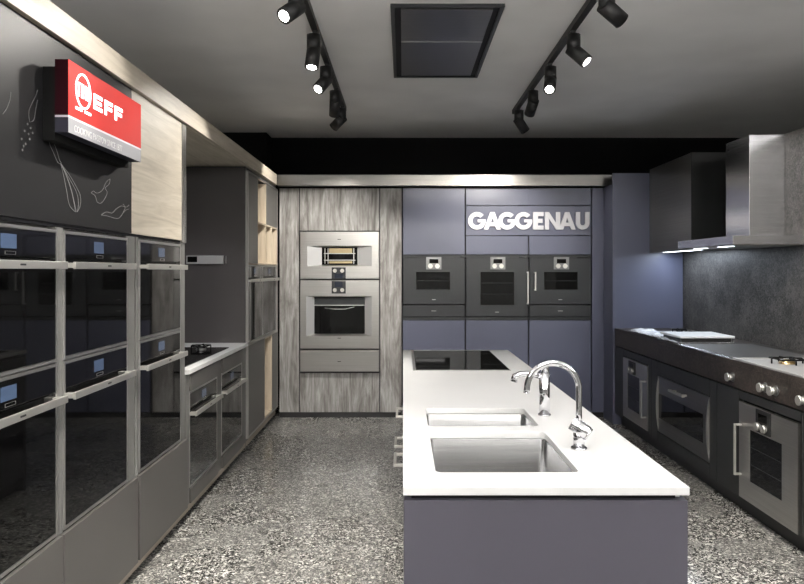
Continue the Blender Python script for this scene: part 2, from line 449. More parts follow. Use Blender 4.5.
wp = thing('oak_panel', 'pale oak wall panel between the blackboard panel and the hob recess', 'wall panel', (XL, 3.086, 0), LEFT)
bx('board', (-.008, 3.770-3.086, -.004, .02, 1.578, 2.222), 'oak', wp)
bx('edge_profile', (3.772-3.086, 3.844-3.086, -.006, .62, 1.566, 2.222), 'steel_h', wp, label='slim steel edge profile')
bp_ = thing('shadow_gap_strip', 'thin black strip standing for the shadow gap between the oven towers and the wall panels', 'rail', (XL, 1.8, 0), LEFT)
bx('gap_strip', (0, 1.97, .004, .03, 1.5665, 1.577), 'gap', bp_)  # black colour stands in for the shadow in the gap

# niche: base unit with two ovens, worktop, hob
nb = thing('base_cabinet', 'grey base cabinet with two small ovens below the white hob worktop', 'cabinet', (XL, 3.846, 0), LEFT)
NW = 5.300-3.846
for a, b_ in ((0, .064), (.648, .752), (NW-.118, NW)): bx('side_panel', (a, b_, -.002, .60, .088, .828), 'grey_stile' if a == 0 else 'grey_front', nb)
bx('back_panel', (.064, NW-.118, .585, .60, .088, .828), 'grey_front', nb)
for a, b_ in ((.065, .647), (.753, NW-.119)):
    bx('front_panel', (a, b_, -.012, .006, .726, .820), 'grey_front', nb, .001)
    bx('front_panel', (a, b_, -.012, .006, .090, .172), 'grey_front', nb, .001)
    bx('shelf', (a, b_, .01, .585, .155, .170), 'grey_front', nb)
bx('plinth', (0, NW, .05, .55, 0, .088), 'kick', nb)
pane_oven((XL, 3.912, .176), LEFT, .580, .546, 'black glass oven under the white hob worktop, nearer the oven towers', group='ovens below the white hob worktop')
pane_oven((XL, 4.600, .176), LEFT, .580, .546, 'black glass oven under the white hob worktop, farther along the run', group='ovens below the white hob worktop')
tag(bx('worktop', (-1.866, XL+.022, 3.848, 5.305, .830, .856), 'white_top', None, .002), 'thin white worktop carrying the gas hob between oven towers and dark tall cabinet', 'worktop')

def gas_hob(loc, rz, w, d, label, burners, plate='steel', iron='black_iron', capm='black_iron', group=None, rim=.0, knobs=0):
    t = thing('gas_hob', label, 'hob', loc, rz, group)
    bx('hob_plate', (0, w, 0, d, 0, .006), plate, t, .002)
    if rim: 
        r = B(); box(r, .0, w, -.002, .012, .002, rim); box(r, 0, w, d-.012, d, .002, rim); box(r, 0, .012, .012, d-.012, .002, rim); box(r, w-.012, w, .012, d-.012, .002, rim)
        obj('raised_rim', r, plate, t, .001)
    for (x, y, r) in burners:
        b = B(); cyl(b, (x, y, .006), (x, y, .016), r, r*.9); cyl(b, (x, y, .022), (x, y, .029), r*.45, r*.4)
        bo = obj('burner', b, 'brass' if capm == 'brass' else 'trim', t)
        b = B(); cyl(b, (x, y, .016), (x, y, .022), r*.85, r*.8); obj('burner_cap', b, capm, bo)
        g = B(); s = r*1.9
        for q in range(4):
            an = q*PI/2 + PI/4*0
            cx_, cy_ = math.cos(an), math.sin(an)
            tube(g, [(x+cx_*s, y+cy_*s, .0062), (x+cx_*s, y+cy_*s, .032), (x+cx_*s*.9, y+cy_*s*.9, .036), (x+cx_*r*.5, y+cy_*r*.5, .036)], .0045, 6)
        k = 1.45*r
        for p, q in (((x-k, y-k), (x+k, y-k)), ((x+k, y-k), (x+k, y+k)), ((x+k, y+k), (x-k, y+k)), ((x-k, y+k), (x-k, y-k))):
            tube(g, [(*p, .032), (*q, .032)], .0045, 6)
        obj('pan_support', g, iron, t)
    for i in range(knobs):
        k = B(); x = w*.22 + i*w*.56/(max(1, knobs-1)); cyl(k, (x, .045, .006), (x, .045, .018), .017, .014); obj('knob', k, 'handle', t)
    return t
gas_hob((XL-.035, 3.97, .856), LEFT, .98, .50, 'gas hob with black cast iron supports on the thin white worktop', [(.14, .16, .040), (.14, .37, .032), (.84, .16, .036), (.84, .37, .040), (.49, .26, .055)], plate='glass_panel')

# far tall unit of the left run
TY0, TY1 = 5.305, 6.600
tu = thing('tall_cabinet', 'dark tall cabinet with steel edging, oak shelf openings and two ovens', 'cabinet', (XL, TY0, 0), LEFT)
TW = TY1 - TY0
bx('side_panel', (0, .020, .0, .64, .03, 2.215), 'dark_side', tu, label='large dark side panel')
bx('side_panel', (TW-.012, TW, .0, .64, .10, 2.2), 'dark_side', tu)
bx('back_panel', (.02, TW-.012, .625, .64, .10, 2.2), 'dark_side', tu)
fr = B(); fz0, fz1 = .110, 2.190
box(fr, .022, .036, -.018, .002, fz0, fz1); box(fr, TW-.022, TW-.010, -.018, .002, fz0, fz1)
box(fr, .036, TW-.022, -.018, .002, fz1-.012, fz1); box(fr, .036, TW-.022, -.018, .002, .828, .838); box(fr, .036, TW-.022, -.018, .002, fz0, fz0+.012)
obj('steel_edging', fr, 'trim', tu)
bx('top_filler', (.02, TW-.012, .001, .60, 2.192, 2.214), 'dark_side', tu)
bx('plinth', (0, TW, .05, .60, 0, .10), 'kick', tu)
bx('bottom_rail', (.020, TW-.012, .0, .60, .088, .108), 'grey_front', tu)
d1, d2, d3 = 5.705-TY0, 6.055-TY0, TW-.024
bx('door', (.038, d1-.002, -.014, .004, 1.470, 2.176), 'gun', tu, .001)
bx('door', (d2+.002, d3, -.014, .004, 1.822, 2.176), 'gun', tu, .001)
sh = B()   # oak lined openings
for x in (d1, d2): box(sh, x-.001, x+.013, -.012, .60, 1.815 if x == d2 else 1.466, 2.176)
box(sh, d1, d3, -.012, .60, 1.808, 1.820); box(sh, d1, d3, -.012, .60, 1.464, 1.476)
box(sh, d2, d2+.013, -.012, .60, 1.476, 1.808); box(sh, d2+.26, d2+.273, -.012, .60, 1.476, 1.808); box(sh, d3-.013, d3, -.012, .60, 1.476, 1.808)
box(sh, d1, d3, .605, .62, 1.476, 2.176)
obj('shelf_insert', sh, 'oak_in', tu, label='pale oak shelf openings')
pane_oven((XL, TY0+.040, .840), LEFT, .612, .620, 'black glass oven in the dark tall cabinet, nearer the hob recess', group='ovens in the dark tall cabinet')
pane_oven((XL, TY0+.654, .840), LEFT, .612, .620, 'black glass oven in the dark tall cabinet, next to the weathered wood', group='ovens in the dark tall cabinet')
e1, e2 = 5.985-TY0, 6.33-TY0
bx('door', (.038, e1-.002, -.014, .004, .124, .826), 'gun', tu, .001)
bx('door', (e2+.002, d3, -.014, .004, .124, .826), 'gun', tu, .001)
sh = B(); box(sh, e1, e1+.013, -.012, .60, .124, .826); box(sh, e2-.013, e2, -.012, .60, .124, .826); box(sh, e1, e2, -.012, .60, .122, .135); box(sh, e1, e2, -.012, .6, .815, .826); box(sh, e1, e2, .605, .62, .135, .815)
obj('shelf_insert', sh, 'oak_in', tu, label='pale oak shelf opening')
# metal strip of unknown use on the dark side panel
ms = thing('metal_strip', 'slim mirror finish strip fixed on the dark side panel above the hob', 'strip', (-1.667, TY0, 1.464))
bx('strip_body', (0, .286, -.016, 0, 0, .064), 'satin', ms, .002)
bx('black_insert', (.010, .085, -.018, -.016, .014, .058), 'glass_black', ms)
bx('end_line', (.302, .306, -.012, 0, .004, .062), 'trim', ms)
# soffit + cornice + plinth trim
tag(bx('soffit', (-1.86, XL-.0, 3.848, 6.6, 2.2225, 2.238), 'oak_y', None), 'oak soffit board above the hob recess and dark tall cabinet', 'soffit')
cn = B(); box(cn, XL-.03, XL+.022, .6, 6.52, 2.226, 2.325)
tag(obj('cornice', cn, 'oak_y', None, .0015), 'long pale oak cornice along the top of the left cabinet run', 'cornice')
tag(bx('cornice', (XL+.024, 1.995, 6.520, 6.58, 2.218, 2.322), 'steel_c', None, .0015), 'brushed steel cornice along the top of the back cabinet run', 'cornice')
tag(bx('plinth_trim', (XL-.012, XL-.001, 1.8, 6.56, .048, .086), 'taupe', None, .001), 'taupe skirting strip along the foot of the left cabinet run', 'skirting')

sl = thing('added_soffit_light', 'small round unseen downlight added in the oak soffit above the gas hob', 'lamp', (-1.56, 4.72, 2.2175))  # unseen lamp added for the side panel's glow and a brighter worktop
b = B(); cyl(b, (0, 0, 0), (0, 0, .004), .035, .035, 28); obj('lamp_ring', b, 'trim', sl)
b = B(); cyl(b, (0, 0, -.002), (0, 0, -.0005), .026, .026, 28); obj('lamp_lens', b, 'lamp_on', sl)
L = bpy.data.lights.new('added_soffit_light', 'SPOT'); L.energy = 26; L.spot_size = R(110); L.spot_blend = .8; L.color = (.97, .96, 1); L.shadow_soft_size = .025
lo = bpy.data.objects.new('added_soffit_light', L); C.objects.link(lo); lo.parent = sl; lo.location = (0, 0, -.006)
# red sign
SX = -1.125
sg = thing('wall_sign', 'red and grey box sign with glowing white letters on the blackboard panel', 'sign', (-1.2048, 2.314, 1.85), LEFT)
# local: x along wall from 0, -y outwards
bx('mounting_box', (0, .62, -.034, .007, .0, .248), 'black_iron', sg)
bx('light_box', (0, .640, -.0785, -.034, .085, .2726), 'red_dark', sg)
bx('lower_box', (0, .640, -.0785, -.034, .027, .078), 'sign_side', sg)
bx('divider_line', (0, .640, -.0797, -.034, .078, .085), 'sign_line', sg)
bx('red_face', (.0, .640, -.0797, -.0785, .0852, .2726), 'red', sg)
gf = bx('grey_face', (.0, .640, -.0797, -.0785, .027, .0778), 'sign_grey', sg)
SF = lambda u, v, w: (u, -.0797 - w, v)
lg = B()
def ringpoly(bm, cx, cy, rx, ry, t, fn, n=40, a0=0, a1=2*PI, w0=0, w1=.003):
    pts = [(cx+rx*math.cos(a0+(a1-a0)*i/n), cy+ry*math.sin(a0+(a1-a0)*i/n)) for i in range(n+1)]
    ins = [(cx+(rx-t)*math.cos(a0+(a1-a0)*i/n), cy+(ry-t)*math.sin(a0+(a1-a0)*i/n)) for i in range(n+1)]
    for i in range(n):
        prism(bm, [pts[i], pts[i+1], ins[i+1], ins[i]], fn, w0, w1)
def rect(bm, u0, u1, v0, v1, fn, w0=0, w1=.003): prism(bm, [(u0,v0),(u1,v0),(u1,v1),(u0,v1)], fn, w0, w1)
ringpoly(lg, .105, .190, .058, .062, .0065, SF)
# monogram letter: block N made of bars inside the ring
for u0, u1, v0, v1 in ((.068,.0725,.165,.215),(.0725,.094,.2095,.215),(.0895,.094,.165,.2095),(.094,.107,.165,.170),(.1025,.107,.170,.215),(.120,.1245,.165,.215),(.1245,.142,.165,.1705),(.1375,.142,.1705,.215)): rect(lg, u0, u1, v0, v1, SF)
rect(lg, .048, .094, .117, .126, SF); rect(lg, .116, .162, .117, .126, SF)
obj('lit_emblem', lg, 'sign_glow', sg, label='glowing round emblem around a block letter')
def letterE(bm, u, v, w, h, fn, t, arms=3, w1=.003):
    s_ = t*1.2
    rect(bm, u, u+s_, v, v+h, fn, 0, w1); rect(bm, u+s_, u+w, v+h-t, v+h, fn, 0, w1); rect(bm, u+s_, u+w*.9, v+h*.5-t*.5, v+h*.5+t*.5, fn, 0, w1)
    if arms == 3: rect(bm, u+s_, u+w, v, v+t, fn, 0, w1)
for u, arms in ((.186, 3), (.278, 2), (.370, 2)):
    lb = B(); letterE(lb, u, .150, .070, .056, SF, .013, arms); obj('lit_letter', lb, 'sign_glow', sg)
fc = bpy.data.curves.new('slogan', 'FONT'); fc.body = 'COOKING PASSION SINCE 1877'; fc.size = .040; fc.extrude = .0006
fo = bpy.data.objects.new('slogan', fc); C.objects.link(fo)
bpy.context.view_layer.update()
fm = bpy.data.meshes.new_from_object(fo.evaluated_get(bpy.context.evaluated_depsgraph_get())); fm.name = 'slogan'
bpy.data.objects.remove(fo)
xs = [v.co.x for v in fm.vertices]; k = .40/(max(xs)-min(xs))
for v in fm.vertices: v.co = Vector((.04 + (v.co.x-min(xs))*k, -.0803 - v.co.z, .037 + v.co.y*.85))
fm.materials.clear(); fm.materials.append(M['sign_text'])
so = bpy.data.objects.new('slogan', fm); C.objects.link(so); so.parent = gf

# ------------------------------------------------------------------ back run
PB = lambda px: (px-403)*YB/688
ZB = lambda py: 1.41-(py-271)*YB/688
wc = thing('tall_cabinet', 'tall cabinet in weathered grey wood holding the two steel ovens', 'cabinet', (0, YB, 0))
x0, xa, xb, x1 = PB(279.5), PB(299.6), PB(379.6), PB(401.5)
bx('side_panel', (x0, xa-.006, 0, .55, .053, 2.205), 'grey_wood', wc); bx('side_panel', (xb+.006, x1, 0, .55, .053, 2.205), 'grey_wood', wc)
bx('front_panel', (xa+.004, xb-.004, -.004, .02, ZB(230.6), 2.205), 'grey_wood', wc); bx('front_panel', (xa+.004, xb-.004, -.004, .02, .053, ZB(373.2)), 'grey_wood', wc)
bx('back_panel', (xa, xb, .53, .55, .053, 2.205), 'gap', wc)
bx('shadow_joint', (xa-.006, xa+.004, .004, .02, .053, 2.205), 'gap', wc); bx('shadow_joint', (xb-.004, xb+.006, .004, .02, .053, 2.205), 'gap', wc)
for z in (ZB(372.3)-.01, ZB(279.6), ZB(349.4)): bx('shelf', (xa, xb, .05, .53, z-.004, z+.004), 'gap', wc)
bx('plinth', (x0, x1, .0, .5, 0, .050), 'kick', wc)

def recess_oven(px, rec, glass, label, name, warm, cat, ctl):
    X0, X1, z0, z1 = PB(px[0]), PB(px[1]), ZB(px[3]), ZB(px[2])
    t = thing(name, label, cat, (X0, YB, z0), 0, 'large steel ovens in the weathered wood cabinet')
    w, h = X1-X0, z1-z0
    bx('oven_body', (.01, w-.01, .002, .50, .004, h-.004), 'black', t)
    bx('outer_frame', (0, w, -.004, .002, 0, h), 'trim', t)
    rx0, rx1, rz0, rz1 = PB(rec[0])-X0, PB(rec[1])-X0, ZB(rec[3])-z0, ZB(rec[2])-z0
    gx0, gx1, gz0, gz1 = PB(glass[0])-X0, PB(glass[1])-X0, ZB(glass[3])-z0, ZB(glass[2])-z0
    F, Bk = -.048, -.010
    a = .008
    d = B()
    def quad(*p): d.faces.new([d.verts.new(q) for q in p])
    o = [(a, a), (w-a, a), (w-a, h-a), (a, h-a)]; r = [(rx0, rz0), (rx1, rz0), (rx1, rz1), (rx0, rz1)]; g = [(gx0, gz0), (gx1, gz0), (gx1, gz1), (gx0, gz1)]
    for i in range(4):
        j = (i+1) % 4
        quad((o[i][0], F, o[i][1]), (o[j][0], F, o[j][1]), (r[j][0], F, r[j][1]), (r[i][0], F, r[i][1]))
        if i in (0, 2): quad((r[i][0], F, r[i][1]), (r[j][0], F, r[j][1]), (g[j][0], Bk, g[j][1]), (g[i][0], Bk, g[i][1]))
        quad((o[i][0], F, o[i][1]), (o[i][0], -.004, o[i][1]), (o[j][0], -.004, o[j][1]), (o[j][0], F, o[j][1]))
    bmesh.ops.remove_doubles(d, verts=d.verts[:], dist=1e-5)
    dr = obj('door', d, 'steel', t)
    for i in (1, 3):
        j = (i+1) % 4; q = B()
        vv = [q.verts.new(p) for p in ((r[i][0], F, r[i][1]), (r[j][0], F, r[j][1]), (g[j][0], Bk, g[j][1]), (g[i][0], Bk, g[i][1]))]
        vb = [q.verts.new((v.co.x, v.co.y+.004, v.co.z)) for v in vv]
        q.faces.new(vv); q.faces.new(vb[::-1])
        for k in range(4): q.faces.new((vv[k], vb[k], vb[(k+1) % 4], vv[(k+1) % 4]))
        obj('window_flank', q, 'satin', dr, label='sloping flank beside the window, painted paler for its reflection')  # reflected brightness put into a paler steel than the door's
    bx('window', (gx0, gx1, -.0095, -.0055, gz0, gz1), 'glass_black', dr)
    if warm:
        q = B(); zz = (gz1-gz0)
        box(q, gx0+.07, gx1-.05, -.0115, -.0096, gz1-zz*.33, gz1-zz*.06); box(q, gx0+.07, gx1-.05, -.0115, -.0096, gz0+zz*.08, gz0+zz*.20)
        obj('brass_cavity', q, 'cavity_warm', dr, label='brass coloured cavity wall seen through the window')
        q = B()
        for z in (gz1-zz*.36, gz0+zz*.26): box(q, gx0+.02, gx1-.02, -.013, -.0116, z-.004, z+.004)
        for x in (gx0+.030, gx0+.06, gx1-.035): box(q, x-.004, x+.004, -.0145, -.0131, gz0+.01, gz1-.01)
        obj('rack', q, 'trim', dr)
    else:
        q = B(); zz = gz1-gz0
        box(q, gx0, gx1, -.0115, -.0096, gz1-zz*.235, gz1-zz*.21)
        tube(q, [(gx0+.10, -.0115, gz1-zz*.30), ((gx0+gx1)/2-.05, -.0115, gz1-zz*.33), ((gx0+gx1)/2+.05, -.0115, gz1-zz*.33), (gx1-.10, -.0115, gz1-zz*.27)], .004, 6)
        obj('rack', q, 'trim', dr)
        bx('inner_top', (gx0+.005, gx1-.005, -.0112, -.0097, gz1-zz*.2, gz1-.008), 'anthracite', dr)
    cx0, cx1, cz0, cz1 = PB(ctl[0])-X0, PB(ctl[1])-X0, ZB(ctl[3])-z0, ZB(ctl[2])-z0
    cb_ = bx('control_panel', (cx0, cx1, -.056, -.048, cz0, cz1), 'anthracite', t, .001)
    up = ctl[4]
    dz = (cz1-cz0)
    kz = cz0+dz*(.72 if up else .28); dzz = cz0+dz*(.28 if up else .72)
    bx('display', (cx0+.03, cx1-.03, -.0572, -.056, dzz-dz*.2, dzz+dz*.2), 'display_dim', cb_)
    for s in (.24, .76):
        k = B(); knob(k, cx0+(cx1-cx0)*s, kz, -.056, .019, .03); obj('knob', k, 'handle', cb_)
    bx('maker_mark', (w/2-.016, w/2+.016, -.0486, -.048, (h-.075 if up else .105)-.003, (h-.075 if up else .105)+.003), 'black', dr)
    return t
recess_oven((300.3, 379.0, 231.8, 279.0), (308, 372, 246, 266.2), (322, 357.5, 247.2, 264.8), 'brushed steel steam oven, the upper one in the weathered wood cabinet', 'steam_oven', True, 'oven', (332.2, 346.2, 267.4, 279.3, True))
recess_oven((300.3, 379.0, 280.2, 348.6), (307, 372, 296, 335.5), (314.5, 364.8, 297, 333.6), 'large brushed steel oven with dark window below the steam oven', 'wall_oven', False, 'oven', (332.2, 346.2, 280.9, 293.4, False))
wd = thing('warming_drawer', 'brushed steel warming drawer below the large steel oven', 'drawer', (PB(300.3), YB, ZB(371.6)), 0)
w, h = PB(379)-PB(300.3), ZB(350.2)-ZB(371.6)
bx('drawer_body', (.01, w-.01, .002, .5, .004, h-.004), 'black', wd); bx('outer_frame', (0, w, -.004, .002, 0, h), 'trim', wd)
bx('drawer_front', (.008, w-.008, -.048, -.004, .008, h-.006), 'steel', wd, .001)
bx('maker_mark', (w/2-.016, w/2+.016, -.0488, -.048, h*.5-.003, h*.5+.003), 'black', wd)

# blue grey wall of cabinets
ub = [402.3, 465.2, 528.2, 591.2]
g3 = 'blue grey cabinets of the back run'
lab = ['blue grey tall cabinet beside the weathered wood, plain tall panel on top', 'blue grey tall cabinet in the middle of the back run below the big letters', 'blue grey tall cabinet at the right of the three with built-in ovens']
ZT, ZSa, ZSb, ZO1, ZO0 = 2.205, ZB(206.2), ZB(235.4), ZB(255.2), ZB(319.6)
for i in range(3):
    X0, X1 = PB(ub[i]), PB(ub[i+1]); w = X1-X0
    t = thing('tall_cabinet', lab[i], 'cabinet', (X0, YB, 0), 0, g3)
    for a, b_ in ((0, .0035), (w-.0035, w)): bx('side_panel', (a, b_, .006, .55, .053, ZT), 'gap', t)
    bx('back_panel', (.0035, w-.0035, .53, .55, .053, ZT), 'gap', t)
    bx('door', (.0065, w-.0065, -.018, .003, .056, ZO0-.007), 'blue', t, .001)
    bx('door', (.0065, w-.0065, -.018, .003, ZO1+.007, (ZT if i == 0 else ZSb-.007)), 'blue', t, .001)
    if i: bx('door', (.0065 if i == 1 else .0, w-.0065 if i == 2 else w, -.018, .003, ZSa+.007, ZT), 'blue', t, .0008)
    bx('shelf', (.004, w-.004, .02, .53, ZO1-.002, ZO1+.002), 'gap', t); bx('shelf', (.004, w-.004, .02, .53, ZO0-.006, ZO0-.002), 'gap', t)
    bx('filler_strip', (.005, w-.005, -.016, .003, ZO0, ZB(317)), 'anthracite', t)
    bx('filler_strip', (.005, w-.005, -.012, .003, ZB(257.4), ZO1), 'anthracite', t)
    bx('plinth', (0, w, .0, .5, 0, .050), 'kick', t)
sp = thing('sign_panel', 'long blue grey panel behind the big metal letters', 'wall panel', (PB(ub[1]), YB, 0), 0)
w = PB(ub[3])-PB(ub[1])
bx('board', (.0065, w-.0065, -.018, .003, ZSb, ZSa), 'blue', sp, .001)
ep = thing('end_panel', 'narrow blue grey filler panel between the rightmost oven and the corner', 'panel', (PB(591.4), YB, 0), 0)
bx('board', (.003, 1.928-PB(591.4), -.018, .02, .056, ZT), 'blue', ep, .001)
bx('plinth', (0, 1.928-PB(591.4), .0, .3, 0, .050), 'kick', ep)
def dial_pos(u, wv):  # helper: px to local
    return PB(u)-PB(wv)
for i, (cx0, cx1, wx0, wx1, wy1, hd, lb, full) in enumerate([
    (426.2, 441.2, 416.2, 449.8, 289.6, None, 'anthracite oven on the left of the three below the letters', False),
    (490.0, 504.8, 480.2, 513.7, 304.8, (526.8, 271.6, 304.0), 'anthracite oven in the middle with tall window and long bar handle', True),
    (553.2, 568.2, 543.6, 577.0, 289.6, (534.2, 272.0, 290.4), 'anthracite oven on the right of the three with short bar handle', False)]):
    X0 = PB(ub[i])+.006; X1 = PB(ub[i+1])-.006; w = X1-X0
    zb = ZB(316.6) if full else ZB(304.2); z1 = ZB(257.8); h = z1-zb
    hh = None
    if hd: hh = (PB(hd[0])-X0, ZB(hd[2])-zb, ZB(hd[1])-zb, 1)
    slab_oven((X0, YB-.004, zb), 0, w, h, (PB(wx0)-X0, PB(wx1)-X0, ZB(wy1)-zb, ZB(272)-zb), lb, 'anthracite',
              (PB(cx0)-X0, PB(cx1)-X0, ZB(269.4)-zb, ZB(257.2)-zb), hh, 'anthracite ovens in the blue grey cabinets', mark=.045)
    if not full:
        dt = thing('warming_drawer', 'flat anthracite drawer below the ' + ('left' if i == 0 else 'right') + ' anthracite oven', 'drawer', (X0, YB-.004, ZB(316.6)), 0, 'anthracite warming drawers')
        hd_ = ZB(304.9)-ZB(316.6)
        bx('drawer_body', (.012, w-.012, .004, .5, .004, hd_-.004), 'black', dt); bx('drawer_front', (.003, w-.003, -.022, .0, .002, hd_-.002), 'anthracite', dt, .001)
        bx('maker_mark', (w*.46, w*.54, -.0228, -.022, hd_*.5-.003, hd_*.5+.003), 'trim', dt)
# big letters
U = YB/688/5.743
ls = thing('lettering_sign', 'big bright metal block letters on the blue grey cabinets', 'sign', (PB(467.9), YB-.0185, ZB(229.8)), 0)
LF = lambda u, v, w: ((u-45)*U, -w, v*U)
def gletter(cx):
    b = B(); n = 26; ro, ri = 50, 26; a0, a1 = R(42), R(350)
    ringpoly(b, cx, 50, ro, ro, ro-ri, LF, 36, a0, a1, .0, .022)
    rect(b, cx+4, cx+49.5, 42, 58, LF, 0, .0222)
    return b
def aletter(x, w=100):
    b = B(); h = w/2
    prism(b, [(x, 0), (x+25, 0), (x+h+12, 100), (x+h-12, 100)], LF, 0, .0235)
    prism(b, [(x+w-25, 0), (x+w, 0), (x+h+12, 100), (x+h-12, 100)], LF, 0, .0238)
    rect(b, x+22, x+w-22, 20, 40, LF, 0, .0233); return b
obj('letter_g', gletter(95), 'letter', ls); obj('letter_a', aletter(134, 98), 'letter', ls); obj('letter_g', gletter(267), 'letter', ls); obj('letter_g', gletter(361), 'letter', ls)
b = B(); letterE(b, 415, 0, 60, 100, LF, 23, 3, .022); obj('letter_e', b, 'letter', ls)
b = B(); rect(b, 483, 506, 0, 100, LF, 0, .022); rect(b, 547, 570, 0, 100, LF, 0, .022); prism(b, [(483, 100), (506, 100), (570, 0), (547, 0)], LF, 0, .0224); obj('letter_n', b, 'letter', ls)
obj('letter_a', aletter(562, 96), 'letter', ls)
b = B(); rect(b, 660, 684, 38, 100, LF, 0, .022); rect(b, 713, 737, 38, 100, LF, 0, .022); ringpoly(b, 698.5, 38.5, 38.5, 38.5, 24, LF, 24, PI, 2*PI, 0, .022); obj('letter_u', b, 'letter', ls)

# ------------------------------------------------------------------ corner panel, right run
cp = thing('corner_panel', 'broad blue grey panel in the far right corner behind the stone worktop', 'panel', (0, 6.33, 0), 0)
bx('front_board', (1.93, 2.575, 0, .02, .0, 2.31), 'blue', cp)
bx('side_board', (1.93, 1.95, .02, .89, .0, 2.212), 'blue', cp)

ri = [(6.325, 5.395), (5.395, 4.27), (4.27, 3.985), (3.985, 3.365), (3.365, 2.60)]
rw = 'graphite base cabinets of the right run'
def base_right(ya, yb, label, parts):
    t = thing('base_cabinet', label, 'cabinet', (XR, ya, 0), RIGHT, rw)
    w = ya-yb
    for a, b_ in ((.001, .016), (w-.016, w-.001)): bx('side_panel', (a, b_, .002, .57, .10, .722), 'right_front', t)
    bx('back_panel', (.016, w-.016, .56, .57, .10, .722), 'right_front', t)
    bx('plinth', (0, w, .045, .5, 0, .10), 'kick', t)
    for nm, d in parts: bx(nm, d, 'right_front', t, .001)
    return t
# local x = distance from ya towards the camera
o1a, o1b = 6.325-6.075, 6.325-5.468
base_right(6.325, 5.395, 'graphite base cabinet in the far right corner holding the narrow looking oven', [('front_panel', (.002, o1a-.004, -.018, .002, .105, .718)), ('front_panel', (o1a, o1b, -.018, .002, .662, .718)), ('front_panel', (o1b+.004, .928, -.018, .002, .105, .718)), ('front_panel', (o1a, o1b, -.018, .002, .105, .130))])
base_right(5.395, 4.27, 'graphite base cabinet holding the wide steel drawer oven', [('front_panel', (.002, .120, -.018, .002, .105, .718)), ('front_panel', (.124, 1.024, -.018, .002, .615, .718)), ('front_panel', (1.028, 1.122, -.018, .002, .105, .718)), ('front_panel', (.124, 1.024, -.018, .002, .105, .180))])
base_right(4.27, 3.99, 'narrow plain graphite cabinet left of the big steel oven door', [('door', (.002, .278, -.018, .002, .105, .718))])
base_right(3.99, 3.365, 'graphite base cabinet holding the large steel oven nearest the camera', [('front_panel', (.005, .62, -.018, .002, .672, .718))])
base_right(3.365, 2.60, 'graphite base cabinet at the right edge of the photograph', [('door', (.003, .38, -.018, .002, .105, .718)), ('door', (.384, .762, -.018, .002, .105, .718))])
slab_oven((XR-.002, 6.075, .133), RIGHT, .605, .523, (.12, .42, .095, .395), 'steel oven with side handle in the far right corner base cabinet', 'steel', (.17, .33, .405, .510), (.575, .10, .40, 1), 'steel side opening ovens of the right run', cstyle='black')
slab_oven((XR-.002, 3.980, .108), RIGHT, .598, .553, (.125, .452, .122, .414), 'large steel oven with side handle nearest the camera on the right', 'steel', (.205, .350, .424, .548), (.030, .132, .427, 1), 'steel side opening ovens of the right run', cstyle='black')
# wide steel drawer oven
wo = thing('drawer_oven', 'wide steel oven with black window and bowed side rails in the right run', 'oven', (XR-.002, 5.270, .188), RIGHT)
w, h = .900, .420
bx('oven_body', (.012, w-.012, .006, .50, .01, h-.01), 'black', wo)
d = B(); wz0, wz1, wx0, wx1 = .102, .290, .022, .800
box(d, .0, w, -.014, .004, 0, wz0); box(d, 0, w, -.014, .004, wz1, h); box(d, 0, wx0, -.014, .004, wz0, wz1); box(d, wx1, w, -.014, .004, wz0, wz1)
dr = obj('door', d, 'door_steel', wo); dr['label'] = 'dark steel drop-down door'
bx('window', (wx0, wx1, -.012, .0, wz0, wz1), 'glass_black', dr)
for x in (.012, .880):
    r = B(); n = 10; pr = []
    for i in range(n+1):
        tt = i/n; z = .012+(h-.024)*tt; pr.append((-.014-.028*math.sin(PI*tt)**.7*.7 if 0 < i < n else -.014, z))
    prism(r, pr[::-1], lambda u, v, w_, x=x: (x+w_, u, v), 0, .007)
    obj('side_rail', r, 'trim', dr)
hb = B(); 
tube(hb, [(.36, -.014, .365), (.36, -.040, .365)], .008, 10); tube(hb, [(.54, -.014, .365), (.54, -.040, .365)], .008, 10)
box(hb, .325, .575, -.062, -.040, .357, .373); obj('handle', hb, 'handle', dr, .003)

# stone worktop with apron and knobs
wt = B(); box(wt, 1.95, 2.578, 2.50, 6.328, .855, .885); box(wt, 1.95, 1.975, 2.50, 6.328, .726, .855)
stone = obj('worktop', wt, 'granite_top', None, .002); tag(stone, 'dark stone worktop with deep front apron along the right wall', 'worktop')
for nm, y in (('round steel control knob on the stone apron, the single one beside the corner side', 4.066), ('round steel control knob on the stone apron, left one of the close pair', 3.70), ('round steel control knob on the stone apron, right one of the close pair', 3.595), ('round steel control knob on the stone apron at the right edge of the photo', 3.33)):
    k = thing('control_knob', nm.replace(', the single one beside the corner side', ' standing alone above the plain cabinet'), 'knob', (1.9495, y, .783), RIGHT, 'control knobs on the stone apron')
    b = B(); cyl(b, (0, 0, 0), (0, -.006, 0), .028, .027); obj('knob_base', b, 'ctl', k)
    b = B(); cyl(b, (0, -.006, 0), (0, -.030, 0), .019, .019); cyl(b, (0, -.030, 0), (0, -.040, 0), .025, .024); obj('knob_cap', b, 'handle', k)

